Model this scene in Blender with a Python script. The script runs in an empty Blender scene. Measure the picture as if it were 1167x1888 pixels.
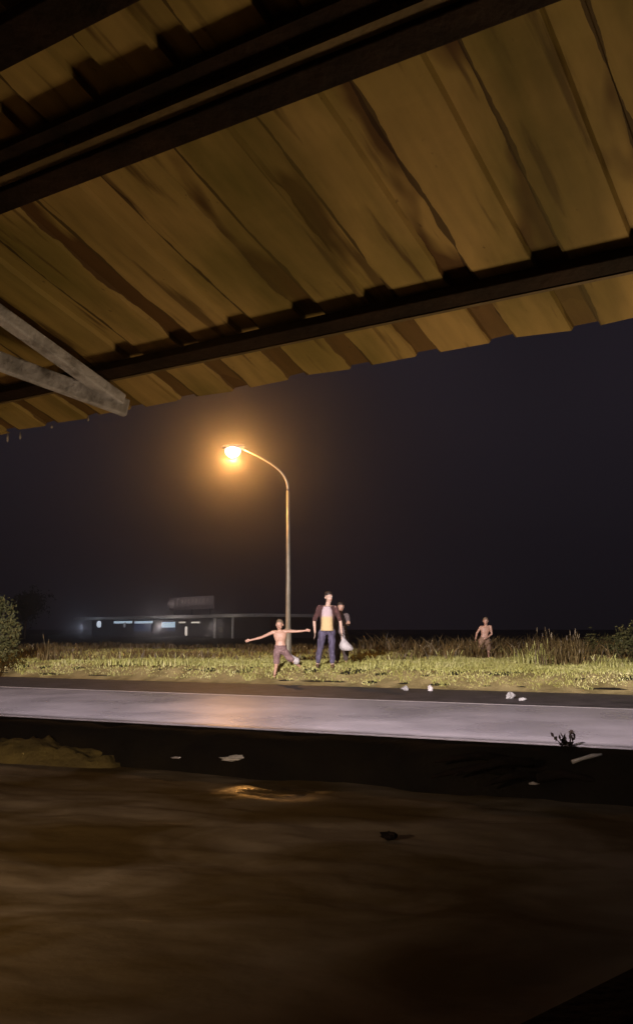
import bpy, bmesh, math, random
import numpy as np
from mathutils import Vector, Matrix, noise
random.seed(7); rng = np.random.default_rng(7)
sc = bpy.context.scene
col = sc.collection
# ------------------------------------------------------------------ camera
F = 1650.0; PITCH = math.atan(216/F); CZ = 1.65
cam = bpy.data.cameras.new('camera'); camo = bpy.data.objects.new('camera', cam); col.objects.link(camo)
camo.location = (0, 0, CZ); camo.rotation_euler = (math.pi/2+PITCH, 0, 0)
cam.sensor_fit = 'VERTICAL'; cam.sensor_height = 24; cam.lens = F/1888*24
cam.clip_start = 0.05; cam.clip_end = 3000
sc.camera = camo
sc.render.resolution_x = 632; sc.render.resolution_y = 1024
# ------------------------------------------------------------------ world (overcast night sky, faint town glow)
w = bpy.data.worlds.new('World'); sc.world = w; w.use_nodes = True
wn = w.node_tree.nodes; wl = w.node_tree.links
bg = wn['Background']; bg.inputs[1].default_value = 1.0
bg.inputs[0].default_value = (0.0072, 0.0058, 0.0072, 1)
wt = wn.new('ShaderNodeTexCoord'); wno = wn.new('ShaderNodeTexNoise'); wno.inputs['Scale'].default_value = 1.6
wr = wn.new('ShaderNodeValToRGB')
wr.color_ramp.elements[0].position = .35; wr.color_ramp.elements[0].color = (0.0058, 0.0048, 0.0064, 1)
wr.color_ramp.elements[1].position = .7; wr.color_ramp.elements[1].color = (0.0150, 0.0118, 0.0165, 1)
wl.new(wt.outputs['Generated'], wno.inputs['Vector']); wl.new(wno.outputs['Fac'], wr.inputs['Fac']); wl.new(wr.outputs['Color'], bg.inputs[0])
# faint moonlight behind the cloud
sun = bpy.data.lights.new('moonlight', 'SUN'); sun.energy = 0.04; sun.angle = math.radians(15); sun.color = (.8, .82, 1)
suno = bpy.data.objects.new('moonlight', sun); col.objects.link(suno); suno.rotation_euler = (math.radians(45), 0, math.radians(-35))
# light levels
FRONT_FILL_W = 34000; WATER_FILL_W = 2500; LAMP_W = 880; ROOF_FILL_W = 170; HAZE = 0.0042
vs = sc.view_settings; vs.view_transform = 'Standard'; vs.look = 'None'; vs.exposure = 0; vs.gamma = 1; vs.use_curve_mapping = False
sc.cycles.volume_bounces = 0
# ------------------------------------------------------------------ helpers
_a = math.atan2(2583, F/math.cos(PITCH))
U = Vector((-math.sin(_a), math.cos(_a), 0)); V = Vector((math.cos(_a), math.sin(_a), 0)); Z = Vector((0, 0, 1))
RD = Vector((math.cos(math.radians(25)), -math.sin(math.radians(25)), 0)); RN = Vector((math.sin(math.radians(25)), math.cos(math.radians(25)), 0))
def at(px, py, depth):
    """world point that lies `depth` metres ahead on the sight line of a photo point"""
    c = Vector(((px-583.5)/F, (944-py)/F, -1)); c.rotate(Matrix.Rotation(math.pi/2+PITCH, 3, 'X'))
    return Vector((0, 0, CZ)) + c*(depth/c.y)
def atz(px, py, z):
    c = Vector(((px-583.5)/F, (944-py)/F, -1)); c.rotate(Matrix.Rotation(math.pi/2+PITCH, 3, 'X'))
    return Vector((0, 0, CZ)) + c*((z-CZ)/c.z)
def tag(o, label=None, cat=None, group=None, kind=None):
    if label: o['label'] = label
    if cat: o['category'] = cat
    if group: o['group'] = group
    if kind: o['kind'] = kind
    return o
def empty(name, loc, rz=0):
    o = bpy.data.objects.new(name, None); col.objects.link(o); o.location = loc; o.rotation_euler = (0, 0, rz); o.empty_display_size = .2
    return o
def link(name, me, mat, parent=None, smooth=False):
    o = bpy.data.objects.new(name, me); col.objects.link(o)
    if mat: me.materials.append(mat)
    if smooth: me.polygons.foreach_set('use_smooth', [True]*len(me.polygons))
    if parent: o.parent = parent
    return o
def fromdata(name, v, f, mat, parent=None, smooth=False):
    me = bpy.data.meshes.new(name); me.from_pydata([tuple(x) for x in v], [], [tuple(x) for x in f]); me.update()
    return link(name, me, mat, parent, smooth)
class MB:
    def __init__(s): s.v = []; s.f = []
    def add(s, v, f):
        n = len(s.v); s.v += [Vector(x) for x in v]; s.f += [[i+n for i in q] for q in f]; return s
    def box(s, c, e, ax=None):
        """box centred at c with half-sizes e along the axes ax"""
        ax = ax or (Vector((1, 0, 0)), Vector((0, 1, 0)), Z); c = Vector(c)
        if ax[0].cross(ax[1]).dot(ax[2]) < 0: ax = (ax[1], ax[0], ax[2]); e = (e[1], e[0], e[2])
        v = [c+ax[0]*e[0]*i+ax[1]*e[1]*j+ax[2]*e[2]*k for k in (-1, 1) for j in (-1, 1) for i in (-1, 1)]
        return s.add(v, [(0, 2, 3, 1), (4, 5, 7, 6), (0, 1, 5, 4), (2, 6, 7, 3), (0, 4, 6, 2), (1, 3, 7, 5)])
    def beam(s, a, b, w_, h, up=Z):
        a = Vector(a); b = Vector(b); d = (b-a).normalized(); x = d.cross(up).normalized(); y = x.cross(d).normalized()
        return s.box((a+b)/2, ((b-a).length/2, w_/2, h/2), (d, x, y))
    def tube(s, pts, rad, n=12, caps=True):
        pts = [Vector(p) for p in pts]; m = len(pts)
        if not hasattr(rad, '__len__'): rad = [rad]*m
        ref = None; vs_ = []
        for i, p in enumerate(pts):
            d = (pts[min(i+1, m-1)]-pts[max(i-1, 0)]).normalized()
            if ref is None:
                ref = d.orthogonal().normalized()
            ref = (ref-d*ref.dot(d)).normalized(); y = d.cross(ref)
            for k in range(n):
                t = 2*math.pi*k/n; vs_.append(p+(ref*math.cos(t)+y*math.sin(t))*rad[i])
        fs = [(i*n+k, i*n+(k+1) % n, (i+1)*n+(k+1) % n, (i+1)*n+k) for i in range(m-1) for k in range(n)]
        if caps: fs += [tuple(range(n-1, -1, -1)), tuple(range((m-1)*n, m*n))]
        return s.add(vs_, fs)
    def cap(s, a, b, ra, rb, n=12):
        """tapered capsule"""
        a = Vector(a); b = Vector(b); d = (b-a)
        if d.length < 1e-5: d = Vector((0, 0, 1e-4))
        d = d.normalized(); pts = []; rs = []
        for t in (-80, -50, -20): r = math.radians(t); pts.append(a+d*ra*math.sin(r)); rs.append(ra*math.cos(r))
        pts.append(a); rs.append(ra)
        for k in (1, 2, 3): pts.append(a.lerp(b, k/4)); rs.append(ra+(rb-ra)*k/4)
        pts.append(b); rs.append(rb)
        for t in (20, 50, 80): r = math.radians(t); pts.append(b+d*rb*math.sin(r)); rs.append(rb*math.cos(r))
        return s.tube(pts, rs, n)
    def chain(s, pts, rs):
        for i in range(len(pts)-1): s.cap(pts[i], pts[i+1], rs[i], rs[i+1])
        return s
    def ell(s, c, r, n=14, m=9):
        c = Vector(c); v = []; f = []
        for i in range(m+1):
            th = math.pi*(i+.02)/(m+.04)
            for k in range(n):
                ph = 2*math.pi*k/n; v.append(c+Vector((r[0]*math.sin(th)*math.cos(ph), r[1]*math.sin(th)*math.sin(ph), r[2]*math.cos(th))))
        f = [(i*n+k, (i+1)*n+k, (i+1)*n+(k+1) % n, i*n+(k+1) % n) for i in range(m) for k in range(n)]
        f += [tuple(range(n)), tuple(range((m+1)*n-1, m*n-1, -1))]
        return s.add(v, f)
    def loft(s, rings, n=20):
        """rings: (centre, half width x, half depth y)"""
        v = []
        for c, a, b in rings:
            c = Vector(c)
            for k in range(n):
                t = 2*math.pi*k/n; cx, sy = math.cos(t), math.sin(t)
                v.append(c+Vector((a*math.copysign(abs(cx)**.8, cx), b*math.copysign(abs(sy)**.8, sy), 0)))
        m = len(rings); f = [(i*n+k, i*n+(k+1) % n, (i+1)*n+(k+1) % n, (i+1)*n+k) for i in range(m-1) for k in range(n)]
        f += [tuple(range(n-1, -1, -1)), tuple(range((m-1)*n, m*n))]
        return s.add(v, f)
    def build(s, name, mat, parent=None, smooth=False, bevel=0, voxel=0, sm=0):
        o = fromdata(name, s.v, s.f, mat, parent, smooth)
        if bevel:
            b = o.modifiers.new('bevel', 'BEVEL'); b.width = bevel; b.segments = 2; b.limit_method = 'ANGLE'
        if voxel:
            r = o.modifiers.new('remesh', 'REMESH'); r.mode = 'VOXEL'; r.voxel_size = voxel; r.use_smooth_shade = True
            if sm: q = o.modifiers.new('smooth', 'SMOOTH'); q.iterations = sm; q.factor = .5
        return o
def fbm(x, y, z=0, o=4):
    return noise.fractal(Vector((x, y, z)), .9, 2.0, o)
# ------------------------------------------------------------------ materials
def mat(name, c1, c2=None, scale=5, rough=.7, metal=0, bump=0, bscale=None, rough2=None, emis=None, es=0, stretch=(1, 1, 1), detail=6, lo=.35, hi=.65, spec=.5, coord='Object', c3=None, s3=1.2):
    m = bpy.data.materials.new(name); m.use_nodes = True; nt = m.node_tree; N = nt.nodes; L = nt.links
    b = N['Principled BSDF']; b.inputs['Roughness'].default_value = rough; b.inputs['Metallic'].default_value = metal
    b.inputs['Specular IOR Level'].default_value = spec
    b.inputs['Base Color'].default_value = (*c1, 1)
    tc = N.new('ShaderNodeTexCoord'); mp = N.new('ShaderNodeMapping'); mp.inputs['Scale'].default_value = stretch
    L.new(tc.outputs[coord], mp.inputs['Vector'])
    if c2:
        n = N.new('ShaderNodeTexNoise'); n.inputs['Scale'].default_value = scale; n.inputs['Detail'].default_value = detail
        L.new(mp.outputs[0], n.inputs['Vector'])
        r = N.new('ShaderNodeValToRGB'); r.color_ramp.elements[0].position = lo; r.color_ramp.elements[1].position = hi
        r.color_ramp.elements[0].color = (*c1, 1); r.color_ramp.elements[1].color = (*c2, 1)
        L.new(n.outputs['Fac'], r.inputs['Fac']); out = r.outputs[0]
        if c3:
            n3 = N.new('ShaderNodeTexNoise'); n3.inputs['Scale'].default_value = s3; n3.inputs['Detail'].default_value = 5
            L.new(mp.outputs[0], n3.inputs['Vector'])
            r3 = N.new('ShaderNodeValToRGB'); r3.color_ramp.elements[0].position = .48; r3.color_ramp.elements[1].position = .66
            L.new(n3.outputs['Fac'], r3.inputs['Fac'])
            mx = N.new('ShaderNodeMix'); mx.data_type = 'RGBA'; mx.inputs[7].default_value = (*c3, 1)
            L.new(r3.outputs[0], mx.inputs[0]); L.new(out, mx.inputs[6]); out = mx.outputs[2]
        L.new(out, b.inputs['Base Color'])
        if rough2 is not None:
            q = N.new('ShaderNodeMapRange'); q.inputs[3].default_value = rough; q.inputs[4].default_value = rough2
            q.inputs[1].default_value = lo; q.inputs[2].default_value = hi
            L.new(n.outputs['Fac'], q.inputs[0]); L.new(q.outputs[0], b.inputs['Roughness'])
    if bump:
        n2 = N.new('ShaderNodeTexNoise'); n2.inputs['Scale'].default_value = bscale or scale*4; n2.inputs['Detail'].default_value = 6
        L.new(mp.outputs[0], n2.inputs['Vector'])
        bp = N.new('ShaderNodeBump'); bp.inputs['Strength'].default_value = bump; bp.inputs['Distance'].default_value = .02
        L.new(n2.outputs['Fac'], bp.inputs['Height']); L.new(bp.outputs[0], b.inputs['Normal'])
    if emis:
        b.inputs['Emission Color'].default_value = (*emis, 1); b.inputs['Emission Strength'].default_value = es
    return m
def leafmat(name, a, b_, c):
    m = mat(name, a, rough=.55); nt = m.node_tree; N = nt.nodes; L = nt.links; b = N['Principled BSDF']
    g = N.new('ShaderNodeNewGeometry'); r = N.new('ShaderNodeValToRGB')
    r.color_ramp.elements[0].color = (*a, 1); r.color_ramp.elements[1].color = (*c, 1)
    e = r.color_ramp.elements.new(.5); e.color = (*b_, 1)
    tc = N.new('ShaderNodeTexCoord'); n = N.new('ShaderNodeTexNoise'); n.inputs['Scale'].default_value = .9; n.inputs['Detail'].default_value = 4
    L.new(tc.outputs['Object'], n.inputs['Vector'])
    mr = N.new('ShaderNodeMapRange'); mr.inputs[1].default_value = .3; mr.inputs[2].default_value = .7; L.new(n.outputs['Fac'], mr.inputs[0])
    mx = N.new('ShaderNodeMath'); mx.operation = 'MULTIPLY_ADD'; mx.inputs[1].default_value = .5
    h = N.new('ShaderNodeMath'); h.operation = 'MULTIPLY'; h.inputs[1].default_value = .5
    L.new(mr.outputs[0], h.inputs[0]); L.new(g.outputs['Random Per Island'], mx.inputs[0]); L.new(h.outputs[0], mx.inputs[2])
    L.new(mx.outputs[0], r.inputs['Fac']); L.new(r.outputs[0], b.inputs['Base Color'])
    b.inputs['Subsurface Weight'].default_value = 0
    return m
M = {}
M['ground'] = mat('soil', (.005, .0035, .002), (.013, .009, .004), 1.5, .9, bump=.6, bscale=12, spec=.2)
M['verge'] = mat('mossy_soil', (.16, .125, .045), (.34, .27, .12), 2.5, .9, bump=.9, bscale=25, spec=.2, detail=9)
M['road'] = mat('wet_asphalt', (.23, .205, .225), (.35, .31, .33), .7, .25, bump=.16, bscale=38, rough2=.36, detail=8)
M['line'] = mat('road_paint', (.55, .50, .50), (.75, .68, .66), 6, .45, bump=.1)
M['shoulder'] = mat('gravel', (.022, .017, .016), (.065, .05, .05), 3.5, .6, bump=.8, bscale=30, detail=10)
M['kerb'] = mat('weathered_concrete', (.02, .017, .016), (.05, .04, .04), 2, .8, bump=.4)
M['bankmud'] = mat('bank_mud', (.012, .008, .005), (.03, .02, .01), 4, .8, bump=.8, bscale=15, spec=.2)
M['mound'] = mat('mossy_silt', (.075, .052, .010), (.16, .115, .025), 3, .8, bump=.8, bscale=18)
M['grass'] = leafmat('grass_blades', (.20, .165, .045), (.35, .35, .09), (.60, .54, .26))
M['weeds'] = leafmat('tall_weeds', (.05, .032, .012), (.10, .068, .02), (.19, .14, .05))
M['leaf'] = leafmat('bush_leaves', (.018, .022, .006), (.055, .055, .015), (.12, .10, .03))
M['darkleaf'] = leafmat('tree_leaves', (.008, .010, .004), (.014, .017, .007), (.022, .026, .011))
M['bark'] = mat('bark', (.03, .02, .012), (.07, .05, .03), 8, .9, bump=.6, stretch=(1, 1, .2))
M['galv'] = mat('galvanised_steel', (.27, .245, .18), (.34, .31, .235), 4, .5, metal=.3, bump=.05)
M['lamphead'] = mat('lamp_housing', (.16, .15, .14), (.22, .2, .18), 9, .5, metal=.3)
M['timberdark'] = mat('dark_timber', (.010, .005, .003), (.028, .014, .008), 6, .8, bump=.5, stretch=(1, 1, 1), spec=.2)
M['timberlit'] = mat('lit_lip', (.11, .075, .03), (.19, .13, .06), 7, .7, bump=.3)  # paler copy of the purlin timber for edges that catch light
M['whitewood'] = mat('whitewashed_timber', (.20, .19, .21), (.62, .62, .72), 5, .7, bump=.4, stretch=(2, 2, 2), lo=.3, hi=.55)
M['planks'] = mat('landing_timber', (.006, .004, .003), (.016, .01, .007), 9, .9, bump=.6, spec=.1)
M['wall'] = mat('plastered_wall', (.08, .055, .035), (.13, .09, .06), 2, .9, bump=.3)
M['plastic'] = mat('white_plastic', (.36, .33, .32), (.5, .46, .44), 14, .35, bump=.5)
M['skin'] = mat('skin', (.42, .24, .16), (.50, .30, .21), 9, .5)
M['skinpale'] = mat('pale_skin', (.46, .30, .22), (.54, .37, .28), 9, .5)  # paler skin tone of the man
M['hair'] = mat('hair', (.02, .013, .009), (.04, .026, .018), 30, .6)
M['hairbrown'] = mat('brown_hair', (.12, .08, .05), (.2, .14, .09), 30, .6)
M['eye'] = mat('eye', (.5, .48, .45), rough=.3)
M['lip'] = mat('lip', (.30, .10, .08), rough=.5)
M['jacket'] = mat('maroon_cloth', (.05, .02, .018), (.085, .034, .03), 8, .9, bump=.4)
M['jeans'] = mat('blue_jeans', (.04, .032, .055), (.105, .09, .14), 5, .9, bump=.4, stretch=(3, 3, .7))
M['shorts'] = mat('mauve_shorts', (.15, .085, .08), (.24, .15, .14), 6, .9, bump=.4)
M['greyshorts'] = mat('brown_shorts', (.17, .10, .06), (.25, .16, .10), 6, .9, bump=.4)
M['palecloth'] = mat('pale_cloth', (.42, .38, .37), (.55, .5, .48), 8, .8, bump=.4)
M['darktee'] = mat('grey_tee', (.10, .075, .07), (.16, .12, .11), 6, .9, bump=.4)
M['darkpants'] = mat('dark_trousers', (.05, .035, .03), (.08, .06, .05), 6, .9, bump=.4)
M['shoe'] = mat('brown_shoes', (.08, .045, .02), (.14, .08, .03), 6, .8)
M['litter'] = mat('crumpled_paper', (.2, .19, .18), (.38, .36, .34), 12, .6, bump=.7)
M['glint'] = mat('glint', (.6, .56, .5), (.8, .76, .7), 12, .4)
M['glassdark'] = mat('dark_glass', (.02, .02, .025), rough=.15)
M['bwall'] = mat('station_wall', (.03, .03, .04), (.05, .045, .055), .8, .8, bump=.1)
M['fascia'] = mat('station_fascia', (.42, .42, .42), (.55, .54, .52), .6, .6)
M['signboard'] = mat('sign_board', (.42, .36, .37), (.50, .43, .44), 1.0, .6)
M['signink'] = mat('sign_letters', (.75, .7, .7), (.85, .8, .8), 3, .5)
M['signlogo'] = mat('sign_emblem', (.55, .48, .47), (.65, .58, .56), 3, .5)
M['winlit'] = mat('lit_window', (.4, .45, .5), emis=(.6, .78, .95), es=.7)
M['tube'] = mat('fluorescent_tube', (.8, .8, .8), emis=(.75, .85, 1.0), es=.75)
M['tubewarm'] = mat('warm_tube', (.8, .8, .8), emis=(1.0, .85, .7), es=.6)
# shirt: white-pink above, yellow below
def shirt_mat():
    m = mat('two_tone_shirt', (.55, .42, .42), rough=.85, bump=.3, bscale=30); N = m.node_tree.nodes; L = m.node_tree.links
    tc = N.new('ShaderNodeTexCoord'); sx = N.new('ShaderNodeSeparateXYZ'); r = N.new('ShaderNodeValToRGB')
    L.new(tc.outputs['Object'], sx.inputs[0])
    mr = N.new('ShaderNodeMapRange'); mr.inputs[1].default_value = 0.7; mr.inputs[2].default_value = 1.4; L.new(sx.outputs['Z'], mr.inputs[0]); L.new(mr.outputs[0], r.inputs['Fac'])
    e = r.color_ramp.elements; e[0].color = (.56, .41, .20, 1); e[1].color = (.48, .38, .38, 1)
    q = r.color_ramp.elements.new(.58); q.color = (.56, .41, .20, 1); q = r.color_ramp.elements.new(.66); q.color = (.48, .37, .37, 1)
    L.new(r.outputs[0], N['Principled BSDF'].inputs['Base Color']); return m
M['shirt'] = shirt_mat()
# roof sheet: galvanised/painted steel with mould and rust stains running down the slope
def roof_mat():
    m = bpy.data.materials.new('stained_roof_sheet'); m.use_nodes = True; N = m.node_tree.nodes; L = m.node_tree.links; b = N['Principled BSDF']
    tc = N.new('ShaderNodeTexCoord')
    def nz(scale, st, detail=6):
        mp = N.new('ShaderNodeMapping'); mp.inputs['Scale'].default_value = st; n = N.new('ShaderNodeTexNoise'); n.inputs['Scale'].default_value = scale; n.inputs['Detail'].default_value = detail
        L.new(tc.outputs['Object'], mp.inputs[0]); L.new(mp.outputs[0], n.inputs['Vector']); return n.outputs['Fac']
    def ramp(s, a, c0, b2, c1):
        r = N.new('ShaderNodeValToRGB'); r.color_ramp.elements[0].position = a; r.color_ramp.elements[0].color = (*c0, 1); r.color_ramp.elements[1].position = b2; r.color_ramp.elements[1].color = (*c1, 1)
        L.new(s, r.inputs[0]); return r.outputs[0]
    def mix(f, a, c, blend='MIX'):
        x = N.new('ShaderNodeMix'); x.data_type = 'RGBA'; x.blend_type = blend; L.new(f, x.inputs[0]); L.new(a, x.inputs[6])
        if isinstance(c, tuple): x.inputs[7].default_value = (*c, 1)
        else: L.new(c, x.inputs[7])
        return x.outputs[2]
    base = ramp(nz(1.3, (1, 1, 1)), .38, (.34, .25, .075), .62, (.47, .32, .12))
    mould = ramp(nz(2.2, (1.6, .5, 1)), .5, (0, 0, 0), .68, (.8, .8, .8))
    c = mix(mould, base, (.17, .14, .03))
    streak = ramp(nz(3.0, (5, .4, 1), 6), .59, (0, 0, 0), .66, (.7, .7, .7))
    c = mix(streak, c, (.075, .032, .012))
    def mth(op, a, b2=None, c3=None):
        q = N.new('ShaderNodeMath'); q.operation = op
        for i_, v_ in enumerate((a, b2, c3)):
            if v_ is None: continue
            if isinstance(v_, (int, float)): q.inputs[i_].default_value = v_
            else: L.new(v_, q.inputs[i_])
        return q.outputs[0]
    sx = N.new('ShaderNodeSeparateXYZ'); L.new(tc.outputs['Object'], sx.inputs[0])
    wob = mth('MULTIPLY_ADD', nz(7, (1, .6, 1)), .03, -.015)
    fr_ = mth('FRACT', mth('DIVIDE', mth('ADD', mth('ADD', sx.outputs['X'], 9.0), wob), .29))
    # patchy rust in the ribs, darker at the drip edge for shade in the recesses
    rib = mth('MULTIPLY', mth('GREATER_THAN', fr_, .66), mth('LESS_THAN', fr_, .98))
    edge = N.new('ShaderNodeMapRange'); edge.inputs[1].default_value = -.42; edge.inputs[2].default_value = -.25; L.new(sx.outputs['Y'], edge.inputs[0])
    pat = ramp(nz(1.7, (2.2, .8, 1), 3), .50, (0, 0, 0), .57, (1, 1, 1))
    ribf = mth('MULTIPLY', rib, mth('MAXIMUM', mth('MULTIPLY', pat, .92), mth('MULTIPLY', edge.outputs[0], .8)))
    c = mix(ribf, c, (.10, .045, .014))
    # thin dark seams along one side of each rib
    sw_ = mth('MULTIPLY', nz(3.0, (3, 1.5, 1), 6), .17)
    seam = mth('LESS_THAN', mth('ABSOLUTE', mth('SUBTRACT', fr_, .67)), mth('SUBTRACT', sw_, .050))
    c = mix(mth('MULTIPLY', seam, .8), c, (.035, .014, .006))
    blot = ramp(nz(.8, (2.5, .7, 1), 3), .55, (0, 0, 0), .66, (.55, .55, .55)); c = mix(blot, c, (.13, .10, .022))
    spk = ramp(nz(38, (1, .6, 1), 4), .70, (0, 0, 0), .76, (.5, .5, .5)); c = mix(spk, c, (.07, .035, .014))
    fine = ramp(nz(16, (1.6, .22, 1), 5), .32, (.84, .84, .84), .68, (1.04, 1.04, 1.04))
    x = N.new('ShaderNodeMix'); x.data_type = 'RGBA'; x.blend_type = 'MULTIPLY'; x.inputs[0].default_value = 1; L.new(c, x.inputs[6]); L.new(fine, x.inputs[7])
    L.new(x.outputs[2], b.inputs['Base Color']); b.inputs['Roughness'].default_value = .75; b.inputs['Specular IOR Level'].default_value = .3
    bp = N.new('ShaderNodeBump'); bp.inputs['Strength'].default_value = .3; bp.inputs['Distance'].default_value = .01; L.new(nz(9, (1, 1, 1)), bp.inputs['Height']); L.new(bp.outputs[0], b.inputs['Normal'])
    return m
M['roof'] = roof_mat()
M['rust'] = mat('rusted_rib', (.05, .022, .008), (.12, .055, .016), 5, .85, bump=.4)
def water_mat():
    pc = atz(500, 1462, 0)
    m = bpy.data.materials.new('muddy_water'); m.use_nodes = True; N = m.node_tree.nodes; L = m.node_tree.links; b = N['Principled BSDF']
    tc = N.new('ShaderNodeTexCoord'); n = N.new('ShaderNodeTexNoise'); n.inputs['Scale'].default_value = .75; n.inputs['Detail'].default_value = 7; n.inputs['Distortion'].default_value = .8
    mp = N.new('ShaderNodeMapping'); mp.inputs['Rotation'].default_value = (0, 0, math.radians(25)); mp.inputs['Scale'].default_value = (.8, 1.2, 1)
    L.new(tc.outputs['Object'], mp.inputs[0]); L.new(mp.outputs[0], n.inputs['Vector'])
    r = N.new('ShaderNodeValToRGB'); r.color_ramp.elements[0].position = .40; r.color_ramp.elements[1].position = .72
    r.color_ramp.elements[0].color = (.095, .062, .022, 1); r.color_ramp.elements[1].color = (.27, .215, .145, 1)
    L.new(n.outputs['Fac'], r.inputs[0]); L.new(r.outputs[0], b.inputs['Base Color'])
    b.inputs['Roughness'].default_value = .30; b.inputs['IOR'].default_value = 1.33; b.inputs['Specular IOR Level'].default_value = .02
    # glossier patch placed for the lamp reflection by the bank, duller elsewhere
    mq = N.new('ShaderNodeMapping'); mq.vector_type = 'TEXTURE'; mq.inputs['Location'].default_value = (pc.x, pc.y, 0); mq.inputs['Rotation'].default_value = (0, 0, math.radians(-22)); mq.inputs['Scale'].default_value = (.62, .42, 1)
    nn = N.new('ShaderNodeTexNoise'); nn.inputs['Scale'].default_value = 2.5; nn.inputs['Detail'].default_value = 4; L.new(mp.outputs[0], nn.inputs['Vector'])
    L.new(tc.outputs['Object'], mq.inputs[0]); ln = N.new('ShaderNodeVectorMath'); ln.operation = 'LENGTH'; L.new(mq.outputs[0], ln.inputs[0])
    ad = N.new('ShaderNodeMath'); ad.operation = 'MULTIPLY_ADD'; ad.inputs[1].default_value = 1.2; ad.inputs[2].default_value = -.6; L.new(nn.outputs['Fac'], ad.inputs[0])
    sm2 = N.new('ShaderNodeMath'); sm2.operation = 'ADD'; L.new(ad.outputs[0], sm2.inputs[0]); L.new(ln.outputs['Value'], sm2.inputs[1])
    mr = N.new('ShaderNodeMapRange'); mr.inputs[1].default_value = 1.1; mr.inputs[2].default_value = .6; mr.inputs[3].default_value = .02; mr.inputs[4].default_value = .35
    L.new(sm2.outputs[0], mr.inputs[0]); m3 = N.new('ShaderNodeMapRange'); m3.inputs[1].default_value = 1.1; m3.inputs[2].default_value = .6; m3.inputs[3].default_value = .7; m3.inputs[4].default_value = .16; L.new(sm2.outputs[0], m3.inputs[0]); g3 = N.new('ShaderNodeMapRange'); g3.inputs[1].default_value = 0; g3.inputs[2].default_value = .22; g3.inputs[3].default_value = .72; g3.inputs[4].default_value = .28; g1 = N.new('ShaderNodeTexNoise'); g1.inputs['Scale'].default_value = 2.2; g1.inputs['Detail'].default_value = 8; g1.inputs['Distortion'].default_value = .6
    mg = N.new('ShaderNodeMapping'); mg.inputs['Rotation'].default_value = (0, 0, math.radians(25)); mg.inputs['Scale'].default_value = (.5, 2.6, 1); L.new(tc.outputs['Object'], mg.inputs[0]); L.new(mg.outputs[0], g1.inputs['Vector'])
    g2 = N.new('ShaderNodeMapRange'); g2.inputs[1].default_value = .68; g2.inputs[2].default_value = .74; g2.inputs[3].default_value = 0; g2.inputs[4].default_value = .22; L.new(g1.outputs['Fac'], g2.inputs[0])
    mxx = N.new('ShaderNodeMath'); mxx.operation = 'MAXIMUM'; L.new(mr.outputs[0], mxx.inputs[0]); L.new(g2.outputs[0], mxx.inputs[1])
    L.new(mxx.outputs[0], b.inputs['Specular IOR Level']); L.new(g2.outputs[0], g3.inputs[0])
    mnn = N.new('ShaderNodeMath'); mnn.operation = 'MINIMUM'; L.new(m3.outputs[0], mnn.inputs[0]); L.new(g3.outputs[0], mnn.inputs[1]); L.new(mnn.outputs[0], b.inputs['Roughness'])
    n2 = N.new('ShaderNodeTexNoise'); n2.inputs['Scale'].default_value = 7; n2.inputs['Detail'].default_value = 5; L.new(mp.outputs[0], n2.inputs['Vector'])
    bp = N.new('ShaderNodeBump'); bp.inputs['Strength'].default_value = .5; bp.inputs['Distance'].default_value = .02
    L.new(n2.outputs['Fac'], bp.inputs['Height']); L.new(bp.outputs[0], b.inputs['Normal'])
    return m
M['water'] = water_mat()
# ------------------------------------------------------------------ terrain
def gz(x, y):
    r = x*RN.x+y*RN.y; q = x*RD.x+y*RD.y
    def ss(a, b, t): t = max(0, min(1, (t-a)/(b-a))); return t*t*(3-2*t)
    if r < 9.72:
        j = .22*fbm(q*.9, 3.1)+.08*fbm(q*3.2, 9)
        z = -.6 + 1.02*ss(8.35+j, 9.6+j*.5, r)
        if r > 8.2: z += .05*fbm(q*2.5, r*2.5)
        return min(z, .43)
    if r < 17.4: return .44
    z = .44 + .36*ss(17.55, 18.5, r) + .05*ss(17.6, 19.5, r)*fbm(x*.35, y*.35)
    return z
rs = list(np.arange(-8, 8, 1.0))+list(np.arange(8, 9.7, .08))+[9.72, 9.75, 14, 17.4]+list(np.arange(17.55, 30, .2))+list(np.arange(30, 80, 4))+[100, 150, 250, 450, 800, 1500]
qs = [-1500, -700, -300, -150, -80, -50]+list(np.arange(-40, 40, .35))+[50, 80, 150, 300, 700, 1500]
gv = []; 
for r in rs:
    for q in qs:
        p = RD*q+RN*r; gv.append((p.x, p.y, gz(p.x, p.y) if abs(q) < 60 else gz(*(RN*r).xy)))
nq = len(qs); gf = [(i*nq+k, i*nq+k+1, (i+1)*nq+k+1, (i+1)*nq+k) for i in range(len(rs)-1) for k in range(nq-1)]
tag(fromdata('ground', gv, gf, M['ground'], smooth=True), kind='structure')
vv = []; vr = [17.45]+list(np.arange(17.6, 36, .25)); vq = list(np.arange(-34, 34, .35)); 
for r in vr:
    for q in vq:
        p = RD*q+RN*r; vv.append((p.x, p.y, gz(p.x, p.y)+.006+(.02*fbm(p.x*3, p.y*3) if r > 17.7 else 0)))
nv = len(vq); vf = [(i*nv+k, i*nv+k+1, (i+1)*nv+k+1, (i+1)*nv+k) for i in range(len(vr)-1) for k in range(nv-1)]
tag(fromdata('verge', vv, vf, M['verge'], smooth=True), kind='structure')
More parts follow.
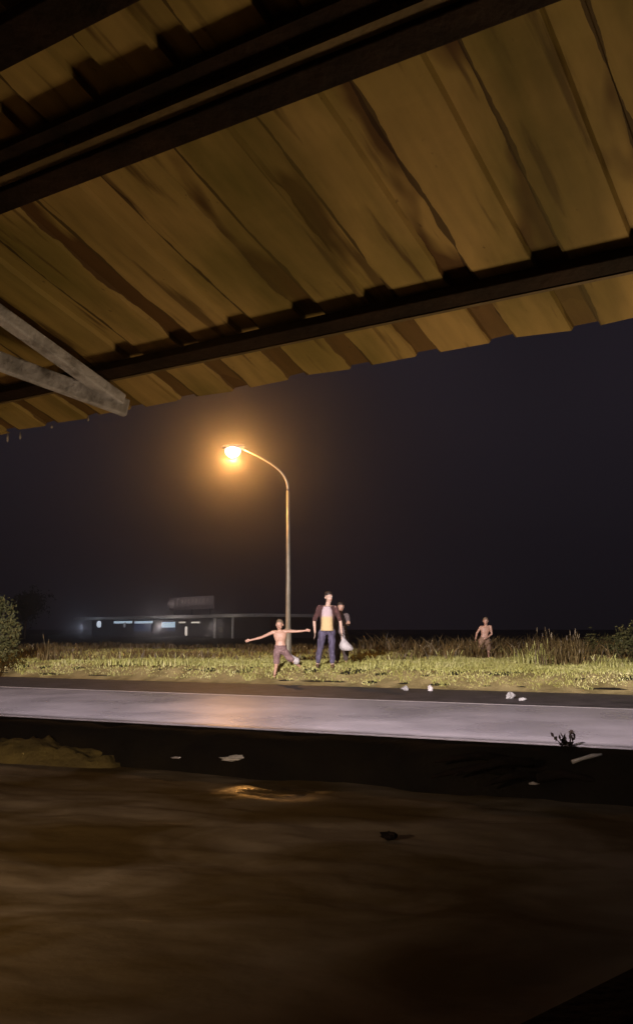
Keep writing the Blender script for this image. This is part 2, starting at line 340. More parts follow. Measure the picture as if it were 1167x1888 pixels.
def strip(name, r0, r1, z, m, q0=-90, q1=90, nq_=180, jit0=0, jit1=0, thick=0):
    v = []; f = []
    for i in range(nq_+1):
        q = q0+(q1-q0)*i/nq_
        a = RD*q+RN*(r0+jit0*fbm(q*1.3, 5)); b = RD*q+RN*(r1+jit1*fbm(q*.8, 8))
        v += [(a.x, a.y, z), (b.x, b.y, z)]
    f = [(2*i, 2*i+2, 2*i+3, 2*i+1) for i in range(nq_)]
    if thick:
        n = len(v); v += [(p[0], p[1], z-thick) for p in v]
        f += [(2*i+n, 2*i+2+n, 2*i+2, 2*i) for i in range(nq_)]
    return tag(fromdata(name, v, f, m), kind='structure')
strip('road', 9.75, 14.46, .460, M['road'], jit0=.03, thick=.3)
strip('road_marking', 14.28, 14.42, .464, M['line'])
strip('road_shoulder', 14.46, 17.75, .452, M['shoulder'], jit1=.12)
# kerb-side strip of the near edge
# muddy silt mound by the bank, left
mv = []; mf = []; c0 = atz(60, 1368, .2); n1, n2 = 70, 34
for i in range(n1+1):
    for k in range(n2+1):
        a = -1+2*i/n1; b = -1+2*k/n2
        d = max(0, 1-(a*a)**1.2-(b*b)**1.2)
        p = c0+RD*(a*2.6)+RN*(b*.5)
        z = -.2 + .44*d**.45*(1+.18*fbm(p.x*1.6, p.y*1.6)) + (.07*fbm(p.x*5, p.y*5)+.03*fbm(p.x*16, p.y*16))*d
        if a > .0: z -= .20*a
        mv.append((p.x, p.y, z))
mf = [(i*(n2+1)+k, (i+1)*(n2+1)+k, (i+1)*(n2+1)+k+1, i*(n2+1)+k+1) for i in range(n1) for k in range(n2)]
tag(fromdata('silt_bank', mv, mf, M['mound'], smooth=True), kind='structure')
# floodwater
wv = []; rr = np.arange(-6, 10.2, .055); qq = np.arange(-9, 9, .055)
X = {}
for r in rr:
    for q in qq:
        p = RD*q+RN*r
        z = .026*fbm(q*.45+3, r*1.1)+.016*fbm(q*1.3, r*2.8, 4, 3)
        wv.append((p.x, p.y, z))
nq = len(qq); wf = [(i*nq+k, i*nq+k+1, (i+1)*nq+k+1, (i+1)*nq+k) for i in range(len(rr)-1) for k in range(nq-1)]
tag(fromdata('floodwater', wv, wf, M['water'], smooth=True), kind='structure')
# ------------------------------------------------------------------ grass and weeds
def blades(name, pts, hts, wid, m, lean=.45, label=None, cat=None):
    n = len(pts); P = np.array(pts); h = np.array(hts)[:, None]; th = rng.uniform(0, 2*np.pi, n); ph = rng.uniform(0, 2*np.pi, n)
    s = np.stack([np.cos(th), np.sin(th), 0*th], 1)*wid*rng.uniform(.6, 1.5, (n, 1)); ln = np.stack([np.cos(ph), np.sin(ph), 0*ph], 1)*h*lean*rng.uniform(.2, 1.4, (n, 1))
    up = np.array([[0, 0, 1.]])
    v = np.stack([P-s-up*.03, P+s-up*.03, P+s*.8+up*h*.55+ln*.35, P-s*.8+up*h*.55+ln*.35, P+up*h*.95+ln], 1).reshape(-1, 3)
    i = (np.arange(n)*5)[:, None]; quads = i+np.array([[0, 1, 2, 3]]); tris = i+np.array([[3, 2, 4]])
    me = bpy.data.meshes.new(name); me.vertices.add(n*5); me.vertices.foreach_set('co', v.ravel())
    me.loops.add(n*7); me.polygons.add(n*2)
    li = np.concatenate([quads, tris], 1).ravel(); me.loops.foreach_set('vertex_index', li)
    st = (np.arange(n)*7)[:, None]+np.array([[0, 4]]); me.polygons.foreach_set('loop_start', st.ravel())
    me.update(calc_edges=True); me.validate()
    return tag(link(name, me, m), label, cat, kind='stuff')
pts = []; hts = []
for _ in range(230000):
    d = 15.5+(random.random()**1.25)*21; x = random.uniform(-.39, .39)*d
    r = x*RN.x+d*RN.y
    e = 17.85+.28*fbm(x*.8, 2)+.18*fbm(x*3, 7)
    if r < e: continue
    cl = fbm(x*1.1, d*1.1); 
    if random.random() > (.75+.9*cl if r > 19 else .95): continue
    hh = (.03+.045*max(0, .5+1.2*cl)+.05*max(0, fbm(x*.4+9, d*.4)))*random.uniform(.5, 1.6)
    if r < e+.35: hh *= .7
    pts.append((x, d, gz(x, d))); hts.append(hh)
blades('grass', pts, hts, .009, M['grass'], 1.1, 'yellow green rough grass on the verge beyond the road', 'grass')
pts = []; hts = []
for _ in range(24000):
    d = random.uniform(24, 46); x = random.uniform(-.4, .42)*d
    cl = fbm(x*.35+4, d*.35)
    if cl < -.05 or random.random() > .35+cl: continue
    k = .3 if x < 2 else .8
    pts.append((x, d, gz(x, d))); hts.append((.25+.6*cl)*random.uniform(.5, 1.3)*k+.10)
blades('tall_weeds', pts, hts, .02, M['weeds'], .7, 'dim brown tall weeds behind the grass verge', 'weeds')
# single weed tussocks
def tussock(px, py, depth, n, h, spread, label, m='weeds'):
    p = at(px, py, depth); b = Vector((p.x, p.y, gz(p.x, p.y)))
    o = empty('weed_tussock', b); tag(o, label, 'weed', 'tall weed tussocks on the verge')
    pts = [(random.gauss(0, spread), random.gauss(0, spread), 0) for _ in range(n)]
    N = MB()
    for q in pts:
        a = random.uniform(0, 6.28); l = h*random.uniform(.5, 1.1); d = Vector((math.cos(a), math.sin(a), 0))*l*random.uniform(.2, .9); q = Vector(q)
        s = Vector((-math.sin(a), math.cos(a), 0))*.013
        N.add([q-s, q+s, q+s*.8+d*.4+Z*l*.6, q-s*.8+d*.4+Z*l*.6, q+d+Z*l], [(0, 1, 2, 3), (3, 2, 4)])
    N.build('blades', M[m], o)['kind'] = 'stuff'
    S = MB()
    for _ in range(max(2, n//25)):
        q = Vector((random.gauss(0, spread*.6), random.gauss(0, spread*.6), 0)); t = q+Vector((random.uniform(-.15, .15), random.uniform(-.15, .15), h*random.uniform(.9, 1.25)))
        S.tube([q, q.lerp(t, .5)+Vector((.01, 0, 0)), t], [.007, .006, .004], 5); S.cap(t, t+(t-q).normalized()*.1, .012, .006, 6)
    S.build('seed_stalks', M[m], o)['kind'] = 'stuff'
for px, d, n, h, s, lb in ((1050, 20.5, 260, .62, .28, 'tall yellow weed clump midway between the shirtless child and right edge'), (990, 22, 160, .45, .25, 'thin weed clump just right of the shirtless child at right'),
                        (1010, 25, 160, .65, .3, 'brown weed clump far back between the right child and the corner bush'), (825, 23, 140, .22, .3, 'low weed clump left of the child at right'),
                        (310, 22, 160, .2, .3, 'rounded weed clump below the left edge of the roof sign'), (225, 22.5, 110, .18, .3, 'small weed clump below the lit windows at the far left of the station'),
                        (700, 20.5, 180, .16, .4, 'bright weed clump right of the man with the bag'), (1120, 19.6, 220, .2, .35, 'pale low weed clump near the right frame edge'),
                        (85, 24, 60, .5, .12, 'thin upright weed stems beside the left bush')):
    tussock(px, 1200, d, n, h, s, lb, 'grass' if h < .5 else 'weeds')
# bushes and trees: trunk, limbs, leaf clumps
def tree(name, base, crowns, trunk_top, tr, leafm, nleaf, lsize, label, cat, group=None):
    o = empty(name, base); tag(o, label, cat, group)
    T = MB(); tt = Vector(trunk_top); T.tube([(0, 0, -.1), tt*.5+Vector((.04, 0, 0)), tt], [tr, tr*.8, tr*.55], 9)
    for c, r in crowns:
        c = Vector(c)
        for _ in range(3):
            e = c+Vector((random.uniform(-.6, .6)*r, random.uniform(-.6, .6)*r, random.uniform(-.4, .6)*r)); st = tt*random.uniform(.55, 1)
            T.tube([st, st.lerp(e, .5)+Vector((0, 0, .06*r)), e], [tr*.4, tr*.25, tr*.08], 6)
    T.build('trunk', M['bark'], o, smooth=True)
    L = MB(); tot = sum(r**2 for c, r in crowns)
    for c, r in crowns:
        c = Vector(c); k = int(nleaf*r*r/tot); subs = [c+Vector([random.gauss(0, .45*r) for _ in range(3)]) for _ in range(max(5, k//40))]
        for _ in range(k):
            s = random.choice(subs); p = s+Vector([random.gauss(0, .15*r+lsize) for _ in range(3)])
            a = Vector([random.gauss(0, 1) for _ in range(3)]).normalized(); b = a.orthogonal().normalized(); l = lsize*random.uniform(.6, 1.4)
            L.add([p-a*l, p+b*l*.45, p+a*l, p-b*l*.45], [(0, 1, 2, 3)])
    L.build('crown', M[leafm], o)
    return o
def gp(px, depth):
    p = at(px, 1200, depth); return Vector((p.x, p.y, gz(p.x, p.y)))
tree('bush', gp(-12, 22), [((0, 0, 1.25), .42), ((.15, 0, .75), .42), ((-.2, .1, 1.65), .35), ((.18, .1, 1.75), .18), ((.42, 0, 1.25), .2)], (0, 0, .9), .05, 'leaf', 2300, .055, 'leafy bush with hanging branches at the left edge behind the verge', 'bush', 'bushes on the verge')
tree('bush', gp(1172, 21), [((0, 0, .55), .36), ((-.3, .1, .4), .22), ((.3, 0, .8), .3), ((-.28, 0, .78), .13)], (0, 0, .5), .03, 'leaf', 1500, .045, 'low leafy bush at the right edge behind the verge', 'bush', 'bushes on the verge')
tree('bush', gp(1095, 27), [((0, 0, .3), .3), ((.5, .1, .3), .3)], (0, 0, .3), .03, 'leaf', 500, .06, 'dim low bush standing behind the bush at the right edge', 'bush', 'bushes on the verge')
bt = [(45, 75, 4.0, 'dark tree in the gloom beyond the left bush')]
for px, d, h, lb in bt:
    cr = [((random.uniform(-.25, .25)*h, random.uniform(-.2, .2)*h, h*random.uniform(.5, .85)), h*random.uniform(.16, .26)) for _ in range(7)]
    tree('tree', gp(px, d), cr, (0, 0, h*.55), h*.03, 'darkleaf', 2600, .13, lb, 'tree', None)
# ------------------------------------------------------------------ house roof over the camera
SL = math.radians(17); S = V*math.cos(SL)-Z*math.sin(SL); NN = V*math.sin(SL)+Z*math.cos(SL)
EV = V*2.923+Z*2.65
def rp(u, w_, h=0): return EV+U*u+S*w_+NN*h
house = empty('stilt_house', tuple(V*-2.0+U*1.0)); tag(house, 'old house whose stained corrugated porch roof hangs over the floodwater', 'house')
hinv = Matrix.Translation(-house.location)
def hb(mb, name, m, **k):
    mb.v = [p-house.location for p in mb.v]; return mb.build(name, m, house, **k)
PER = .29; prof = [(0, 0), (.190, 0), (.198, .017), (.282, .017)]
R0 = -5.1
def sheet(u0, n, lift, eave, seed):
    mb = MB(); nu = []
    for k in range(n):
        for a, h in prof: nu.append((u0+k*PER+a, h))
    nu.append((u0+n*PER, 0)); nu.append((u0+n*PER+.02, 0))
    W = [R0+(eave-R0)*t/24 for t in range(25)]
    # sheet in its own slope coordinates so the stains can run down it
    v = []; f = []
    for j, w_ in enumerate(W):
        for i, (a, h) in enumerate(nu):
            sag = .006*math.sin(w_*5+seed)+.004*fbm(a*2, w_*2)
            ragged = .012*fbm(a*9, seed) if j == 24 else 0
            v.append((a, w_+ragged, h+lift+sag))
    m_ = len(nu); f = [(j*m_+i, j*m_+i+1, (j+1)*m_+i+1, (j+1)*m_+i) for j in range(24) for i in range(m_-1)]
    # flip so that the slope frame (U, S, NN) is right handed or not does not matter for a double-sided sheet
    o = fromdata('roof_sheet', v, f, M['roof'], house)
    mt = Matrix(((U.x, S.x, NN.x, 0), (U.y, S.y, NN.y, 0), (U.z, S.z, NN.z, 0), (0, 0, 0, 1))); mt.translation = EV-house.location
    o.matrix_local = mt
    so = o.modifiers.new('thickness', 'SOLIDIFY'); so.thickness = .002
    return o
k = 0; u = -9.0
while u < 13:
    n = 4
    o = sheet(u, n, .004*(k % 2), random.uniform(-.02, .025), k*1.7); u += n*PER; k += 1
# purlins
b = MB().beam(rp(-9, -.345, -.032), rp(13, -.345, -.032), .066, .036, NN); hb(b, 'purlin', M['timberdark'], bevel=.004)
b = MB().beam(rp(-9, -.303, -.040), rp(13, -.303, -.040), .012, .024, NN); hb(b, 'purlin_lit_lip', M['timberlit'])  # paler strip, its colour stands for the lit flange
b = MB().beam(rp(-9, -1.288, -.048), rp(13, -1.288, -.048), .075, .064, NN); hb(b, 'purlin', M['timberdark'], bevel=.004)
b = MB().beam(rp(-9, -1.345, -.056), rp(13, -1.345, -.056), .032, .02, NN); hb(b, 'purlin_lit_lip', M['timberlit'])
b = MB().beam(rp(-9, -1.398, -.03), rp(13, -1.398, -.03), .05, .03, NN); hb(b, 'shade_strip', M['timberdark'])  # dark strip standing for the soft shadow beside the purlin
b = MB().beam(rp(-9, -1.675, -.04), rp(13, -1.675, -.04), .10, .05, NN); hb(b, 'purlin', M['timberdark'], bevel=.004)
for w_ in (-2.7, -3.6, -4.5):
    b = MB().beam(rp(-9, w_, -.05), rp(13, w_, -.05), .10, .08, NN); hb(b, 'purlin', M['timberdark'], bevel=.004)
# whitewashed rafter end and brace at left
b = MB().beam(rp(2.70, -.24, -.115), rp(2.70, -5.0, -.115), .06, .05, NN); hb(b, 'rafter', M['whitewood'], bevel=.008)
e1 = rp(2.68, -.21, -.14); e2 = at(-200, 592, 3.15); b = MB().beam(e1, e2, .035, .075, Z); hb(b, 'brace', M['whitewood'], bevel=.008)
# wall behind and posts
b = MB().box(V*-2.05+U*2+Z*2.1, (11, .08, 2.3), (U, V, Z)); hb(b, 'wall', M['wall'])
b = MB().box(V*-1.95+U*.5+Z*1.15, (.45, .03, 1.0), (U, V, Z)); hb(b, 'door', M['timberdark'], bevel=.01)
for u_ in (9.0, -4.0):
    b = MB().beam(V*2.5+U*u_+Z*-.6, V*2.5+U*u_+Z*2.66, .11, .11, U); hb(b, 'post', M['whitewood'], bevel=.006)
    b = MB().beam(rp(u_, -.3, -.14), rp(u_, -5.0, -.14), .085, .09, NN); hb(b, 'rafter', M['whitewood'], bevel=.008)
b = MB()
b.cap(e2, e2+Vector((-.05, 0, 0)), .03, .03); hb(b, 'brace_peg', M['whitewood'])
# rain drops falling off the eave
for px, py, l in ((163, 771, .028), (15, 806, .05), (38, 803, .04), (96, 786, .02)):
    r_ = at(px, py, 4.3-px*.0015)
    mb = MB(); mb.tube([(0, 0, -l/2), (0, 0, -l*.3), (0, 0, 0), (0, 0, l*.5)], [.0015, .0055, .0045, .001], 8)
    o = mb.build('water_drop', M['plastic'], smooth=True); o.location = r_
    tag(o, {163: 'bright water drop under the white brace, rightmost of the drops at the eave', 15: 'long water drip at the left end of the eave, leftmost of the drips', 38: 'second water drip from the left end of the eave', 96: 'tiny water drop under the eave, third from the left'}[px], 'water drop', 'water drops falling from the eave')
# added lantern on the house wall, unseen, lighting the left floodwater
def spot_at(loc, tgt, energy, color, size, blend, rad, name):
    l = bpy.data.lights.new(name, 'SPOT'); l.energy = energy; l.color = color; l.spot_size = size; l.spot_blend = blend; l.shadow_soft_size = rad
    o = bpy.data.objects.new(name, l); col.objects.link(o); o.location = loc
    o.rotation_euler = (Vector(tgt)-Vector(loc)).to_track_quat('-Z', 'Y').to_euler(); return o
lp = V*-1.80+U*4.6+Z*2.30
lan = empty('fill_lantern', tuple(lp-Z*.2)); tag(lan, 'added unseen lantern on the house wall lighting the floodwater', 'lamp')
b = MB().box(V*-.14+Z*.2, (.06, .02, .09), (U, V, Z)); b.build('bracket', M['galv'], lan)
b = MB().tube([V*-.13+Z*.28, V*-.05+Z*.33, Z*.31], .01, 8); b.build('arm', M['galv'], lan)
b = MB().ell((0, 0, .2), (.03, .03, .045)); b.build('bulb', mat('warm_bulb', (.8, .7, .5), emis=(1, .62, .3), es=6), lan, smooth=True)
MB().tube([Z*.36, Z*.33, Z*.25, Z*.22], [.02, .05, .11, .125], 20, caps=False).build('shade', M['lamphead'], lan, smooth=True)
plo = spot_at(lp+Z*-.03, (-4.8, 6.6, 0), WATER_FILL_W, (1.0, .74, .52), math.radians(112), 1.0, .05, 'water_fill_light')
# floodlight over the ridge, added to light road and people from the front
fp = V*-1.75+U*2.6+Z*4.75
fl = empty('frontlight', tuple(fp)); tag(fl, 'added unseen floodlight clamped on the ridge of the house roof', 'frontlight')
b = MB().tube([V*-.12+Z*-.35, V*-.12+Z*.02], .018, 10); b.build('mast', M['galv'], fl)
b = MB().box(V*-.06+Z*.04, (.14, .04, .10), (U, V, Z)); b.build('housing', M['lamphead'], fl, bevel=.01)
b = MB().box(V*-.017+Z*.04, (.125, .002, .085), (U, V, Z)); b.build('lens', mat('front_fill_lens', (.8, .8, .8), emis=(1, .93, 1), es=20), fl)
sp0 = fp+RN*.12+Z*.04
spot_at(sp0, Vector((-1.5, 22, -.2)), FRONT_FILL_W, (1.0, .88, .90), math.radians(72), .5, .004, 'front_fill_light')
fr = .55; er = 9.80; drop = fr*(sp0.z-.45)/(er-sp0.dot(RN))  # flap added to cut the beam at the road edge, keeps bank dark
b = MB().box(RN*(.12+fr)+Z*(.04-drop-.06), (.9, .004, .06), (RD, RN, Z)); b.build('shadow_flap', M['galv'], fl)
for q in (-.12, .12):
    b = MB().beam(RD*q+Z*-.02, RD*q+RN*(.115+fr)+Z*(.04-drop-.08), .015, .015, Z); b.build('shadow_flap_arm', M['galv'], fl)
wp = Vector((1.66, 3.35, .20)); wk = empty('roof_fill_lamp', (wp.x, wp.y, -.4)); tag(wk, 'added unseen lamp on a short stake in the floodwater, turned up to the roof', 'work lamp')  # lamp added out of view to light the roof underside
ra = (rp(1.9, -.9)-wp).normalized(); rx = ra.orthogonal().normalized(); ry = ra.cross(rx)
lo_ = Vector((0, 0, .7))
MB().tube([(0, 0, -.3), (0, 0, .66)], .02, 10).build('stake', M['galv'], wk)
MB().tube([lo_-ra*.12, lo_-ra*.08, lo_-ra*.02, lo_+ra*.0], [.03, .08, .13, .135], 20, caps=True).build('housing', M['lamphead'], wk, smooth=True)
MB().tube([lo_+ra*.001, lo_+ra*.08], [.136, .15], 20, caps=False).build('hood', M['lamphead'], wk, smooth=True)
spot_at(wp+ra*.03, rp(1.9, -.9), ROOF_FILL_W, (1.0, .70, .38), math.radians(120), .6, .30, 'roof_fill_light')
# ------------------------------------------------------------------ landing corner, bottom right
d_ = Vector((.74, .67, 0)).normalized(); n_ = Vector((.67, -.74, 0)).normalized()
lc = Vector((.55, 1.98, .9)); ld = empty('wooden_landing', (lc.x+n_.x*.4, lc.y+n_.y*.4, -.1)); tag(ld, 'black wet timber landing corner at the bottom right above the floodwater', 'landing')
off = Vector(ld.location)
for k in range(4):
    b = MB().box(lc+n_*(.07+k*.145)-Z*.015-off, (1.1, .069, .015), (d_, n_, Z)); b.build('plank', M['planks'], ld, bevel=.006)
for t in (-.95, .95):
    for q in (.06, .5):
        b = MB().box(lc+d_*t+n_*q-Z*.53-off, (.04, .04, .498), (d_, n_, Z)); b.build('post', M['planks'], ld)
b = MB().box(lc+n_*.04-Z*.085-off, (1.08, .02, .05), (d_, n_, Z)); b.build('edge_beam', M['planks'], ld)
# ------------------------------------------------------------------ street lamp
lb_ = gp(531, 27.5); lb_.z -= .02
SLm = empty('street_lamp', lb_); tag(SLm, 'tall curved arm street lamp glowing orange over the verge', 'street lamp')
D = 27.5; top = at(531, 905, D)-lb_; hd = at(432, 826, D)-lb_
pts = [(0, 0, 0), (0, 0, top.z*.5), (top.x, 0, top.z)]; rad = [.085, .068, .055]
ctl = [Vector((top.x, 0, top.z)), Vector((top.x, 0, top.z+.50)), Vector((top.x-.30, 0, top.z+.82)), Vector((hd.x+.2, 0, hd.z+.0))]
MB().tube([(0, 0, 0), (0, 0, .02), (0, 0, .9), (0, 0, .92), (0, 0, top.z*.5), (top.x, 0, top.z)], [.11, .11, .105, .08, .066, .05], 14).build('pole', M['galv'], SLm, smooth=True)
arc = []
for i in range(13):
    t = i/12; arc.append(ctl[0]*(1-t)**3+ctl[1]*3*t*(1-t)**2+ctl[2]*3*t*t*(1-t)+ctl[3]*t**3)
MB().tube(arc, [.045-.02*i/12 for i in range(13)], 12).build('arm', M['galv'], SLm, smooth=True)
MB().box((0, 0, .01), (.2, .2, .015)).build('base_plate', M['galv'], SLm)
H = MB().loft([((hd.x+.0, 0, hd.z-.02), .36, .13), ((hd.x, 0, hd.z+.05), .38, .14), ((hd.x+.02, 0, hd.z+.10), .30, .10)], 20); ho = H.build('lamp_head', M['lamphead'], SLm, smooth=True, bevel=.0)
gl = MB().ell((hd.x-.04, 0, hd.z-.10), (.24, .17, .20)).build('lamp_glass', mat('sodium_glass', (.8, .5, .3), emis=(1.0, .66, .42), es=14), ho, smooth=True)  # glass oversized, its bulk stands for the glare round the bulb
sl = bpy.data.lights.new('street_lamp_light', 'POINT'); sl.energy = LAMP_W; sl.color = (1.0, .44, .10); sl.shadow_soft_size = .05
slo = bpy.data.objects.new('street_lamp_light', sl); col.objects.link(slo); slo.parent = SLm; slo.location = (hd.x-.04, -.04, hd.z-.36)
# ------------------------------------------------------------------ far station building
dA, dB = 112, 82
A = at(160, 1141, dA); B = at(492, 1129, dB); zA = A.z; zB = B.z; gzz = .8
ax = (Vector((B.x-A.x, B.y-A.y, 0))).normalized(); ay = Vector((-ax.y, ax.x, 0)); Lb = math.hypot(B.x-A.x, B.y-A.y)
if ay.y < 0: ay = -ay
bo = empty('station_building', (A.x, A.y, gzz)); tag(bo, 'long low building with flat pale roof edge and a few lit windows', 'building')
def bx(s0, s1, z0, z1, y0, y1, name, m, par=None):
    c = ax*((s0+s1)/2)+ay*((y0+y1)/2)+Z*((z0+z1)/2); o = MB().box(c, (abs(s1-s0)/2, abs(y1-y0)/2, abs(z1-z0)/2), (ax, ay, Z)).build(name, m, par or bo); return o
def s_of(px):
    r_ = at(px, 1160, 1)-Vector((0, 0, CZ)); # intersect with building front line
    det = r_.x*(-ax.y)+ax.x*r_.y
    t = (A.x*(-ax.y)+ax.x*A.y)/det
    P_ = Vector((r_.x*t, r_.y*t)); return (P_-Vector((A.x, A.y))).dot(ax.xy)
zt = (zA+zB)/2-gzz
bx(-.3, Lb+.3, zt-.28, zt, -1.6, 9, 'roof', M['fascia'])
bx(0.3, Lb-.3, 0, zt-.281, .6, 8.5, 'wall', M['bwall'])
def win(p0, p1, y0, y1, m, name='window', d=.59, es=1):
    s0, s1 = s_of(p0), s_of(p1); sm_ = (s0+s1)/2; dep = A.y+ax.y*sm_
    z1 = CZ+(1160-y0)*dep/F-gzz; z0 = CZ+(1160-y1)*dep/F-gzz
    fr = bx(s0-.08, s1+.08, z0-.08, z1+.08, d-.05, d+.005, name+'_frame' if name != 'window' else 'window', M['bwall'])
    bx(s0, s1, z0, z1, d-.09, d-.052, 'pane', m, fr)
win(203, 236, 1145.5, 1149.5, M['winlit']); win(241, 274, 1145.5, 1149.5, M['winlit'])
mdim = mat('dim_window', (.05, .07, .12), emis=(.25, .4, .9), es=.05)
win(240, 272, 1151, 1164, mdim); win(291, 315, 1147, 1157, M['winlit']); win(300, 315, 1158, 1163, mdim); win(322, 334, 1146.5, 1149, M['tubewarm']); win(345, 360, 1146.5, 1149, M['tubewarm'])
win(396, 403, 1156, 1166, mat('dim_door_glass', (.1, .09, .08), emis=(1, .8, .6), es=.03))
# lamps on the station
def wall_lamp(px, y0, y1, wpx, m, lab):
    s0 = s_of(px); dep = A.y+ax.y*s0; z0 = CZ+(1160-y1)*dep/F; z1 = CZ+(1160-y0)*dep/F; p = Vector((A.x, A.y, 0))+ax*s0-ay*.6+ay*.3
    hw = wpx*dep/F/2
    e_ = empty('wall_lamp', (p.x, p.y, z0)); tag(e_, lab, 'lamp', 'lit lamps on the far building')
    MB().cap((0, -.25, hw), (0, -.25, max(hw*1.01, z1-z0-hw)), hw, hw).build('tube', m, e_, smooth=True)
    MB().box((0, -.02+.0, (z1-z0)/2), (hw*.7, .1, (z1-z0)/2)).build('bracket', M['bwall'], e_)
wall_lamp(188, 1145, 1157, 8, M['tube'], 'round bluish lamp at the left end of the far building')
wall_lamp(349, 1155, 1172, 4.5, M['tubewarm'], 'upright warm white lamp tube right of the lit windows')
wall_lamp(235, 1148, 1157, 4, mat('dim_tube', (.4, .4, .4), emis=(.8, .85, 1), es=.12), 'small dim lamp between the lit windows of the far building')
for px in (418, 452):
    s0 = s_of(px); bx(s0-.08, s0+.08, 0, zt-.281, -1.45, -1.29, 'column', M['fascia'])
for px_, e_, c_ in ((200, 45, (.75, .85, 1)), (349, 110, (1, .88, .8)), (450, 35, (1, .85, .7))):  # lights without fixtures, added to brighten the fascia and sign
    s0 = s_of(px_); q_ = bpy.data.lights.new('fascia_fill_light', 'POINT'); q_.energy = e_; q_.color = c_; q_.shadow_soft_size = .2
    qo = bpy.data.objects.new('fascia_fill_light', q_); col.objects.link(qo); qo.parent = bo; qo.location = ax*s0+ay*-3.4+Z*(zt-1.1)
# roof sign with emblem and worn letters
s0, s1 = s_of(309), s_of(391); sm_ = (s0+s1)/2; dep = A.y+ax.y*sm_
zb = CZ+(1160-1124)*dep/F-gzz; zt2 = CZ+(1160-1101)*dep/F-gzz; hh = zt2-zb
so_ = empty('roof_sign', (A.x+ax.x*sm_, A.y+ax.y*sm_, gzz+zt)); tag(so_, 'long dim roof sign with round emblem and faded letters', 'sign')
def sb(a0, a1, z0, z1, y, m, name, th=.03):
    return MB().box(ax*((a0+a1)/2-sm_)+ay*y+Z*((z0+z1)/2-zt), ((a1-a0)/2, th, (z1-z0)/2), (ax, ay, Z)).build(name, m, so_)
W_ = s1-s0
sb(s0, s1, zb, zt2, .2, M['signboard'], 'board', .06)
em = MB().cap(ax*(s0+W_*.075-sm_)+ay*.12+Z*(zb+hh*.5-zt), ax*(s0+W_*.075-sm_)+ay*.1+Z*(zb+hh*.5-zt), hh*.36, hh*.36); em.build('emblem', M['signlogo'], so_, smooth=True)
xs = s0+W_*.19
for i, (cw, ch) in enumerate(((.07, .62), (.055, .34), (.05, .34), (.055, .34), (.05, .34), (.06, .34), (.05, .34), (.055, .34), (.05, .34))):
    z_ = zb+hh*(.30 if ch > .5 else .48)
    L_ = MB(); x0 = xs; x1 = xs+W_*cw*.75; z1_ = z_+hh*ch; t_ = W_*.012
    def lb2(a, c, e, g): L_.box(ax*((a+c)/2-sm_)+ay*.12+Z*((e+g)/2-zt), ((c-a)/2, .02, (g-e)/2), (ax, ay, Z))
    lb2(x0, x0+t_*1.3, z_, z1_); lb2(x0+t_*1.32, x1, z1_-hh*.09, z1_)
    if i % 2: lb2(x0+t_*1.32, x1, z_, z_+hh*.09)
    if i % 3: lb2(x1-t_, x1, z_+hh*.092, z1_-hh*.092)
    L_.build('letter', M['signink'] if ch > .5 else M['signlogo'], so_); xs += W_*(cw+.028)
for a in (.1, .5, .9): MB().box(ax*(s0+W_*a-sm_)+ay*.3+Z*((zb-zt)/2), (.05, .05, abs(zb-zt)/2+.02), (ax, ay, Z)).build('sign_post', M['bwall'], so_)
# ------------------------------------------------------------------ people
def hand(mb, wr, d, side, s=1.0, curl=.5):
    """palm and five fingers at wrist wr along d; side = direction of the thumb"""
    d = Vector(d).normalized(); side = (Vector(side)-d*Vector(side).dot(d)).normalized(); nrm = d.cross(side)
    wr = Vector(wr)
    for k in (-1, 0, 1): mb.cap(wr+side*.012*k*s, wr+d*.075*s+side*.022*k*s, .013*s, .013*s, 8)
    ln = [.062, .075, .070, .055]
    for i in range(4):
        o = wr+d*.075*s+side*(.030-.020*i)*s
        d1 = (d+nrm*curl*.35+side*(.10-.07*i)).normalized(); d2 = (d+nrm*curl*1.3).normalized()
        p1 = o+d1*ln[i]*.55*s; p2 = p1+d2*ln[i]*.5*s
        mb.cap(o, p1, .0095*s, .0085*s, 8); mb.cap(p1, p2, .0085*s, .007*s, 8)
    o = wr+d*.022*s+side*.022*s; p1 = o+(side*.8+d*.7).normalized()*.038*s; p2 = p1+(d+side*.25+nrm*.3).normalized()*.03*s
    mb.cap(o, p1, .013*s, .010*s, 8); mb.cap(p1, p2, .010*s, .008*s, 8)
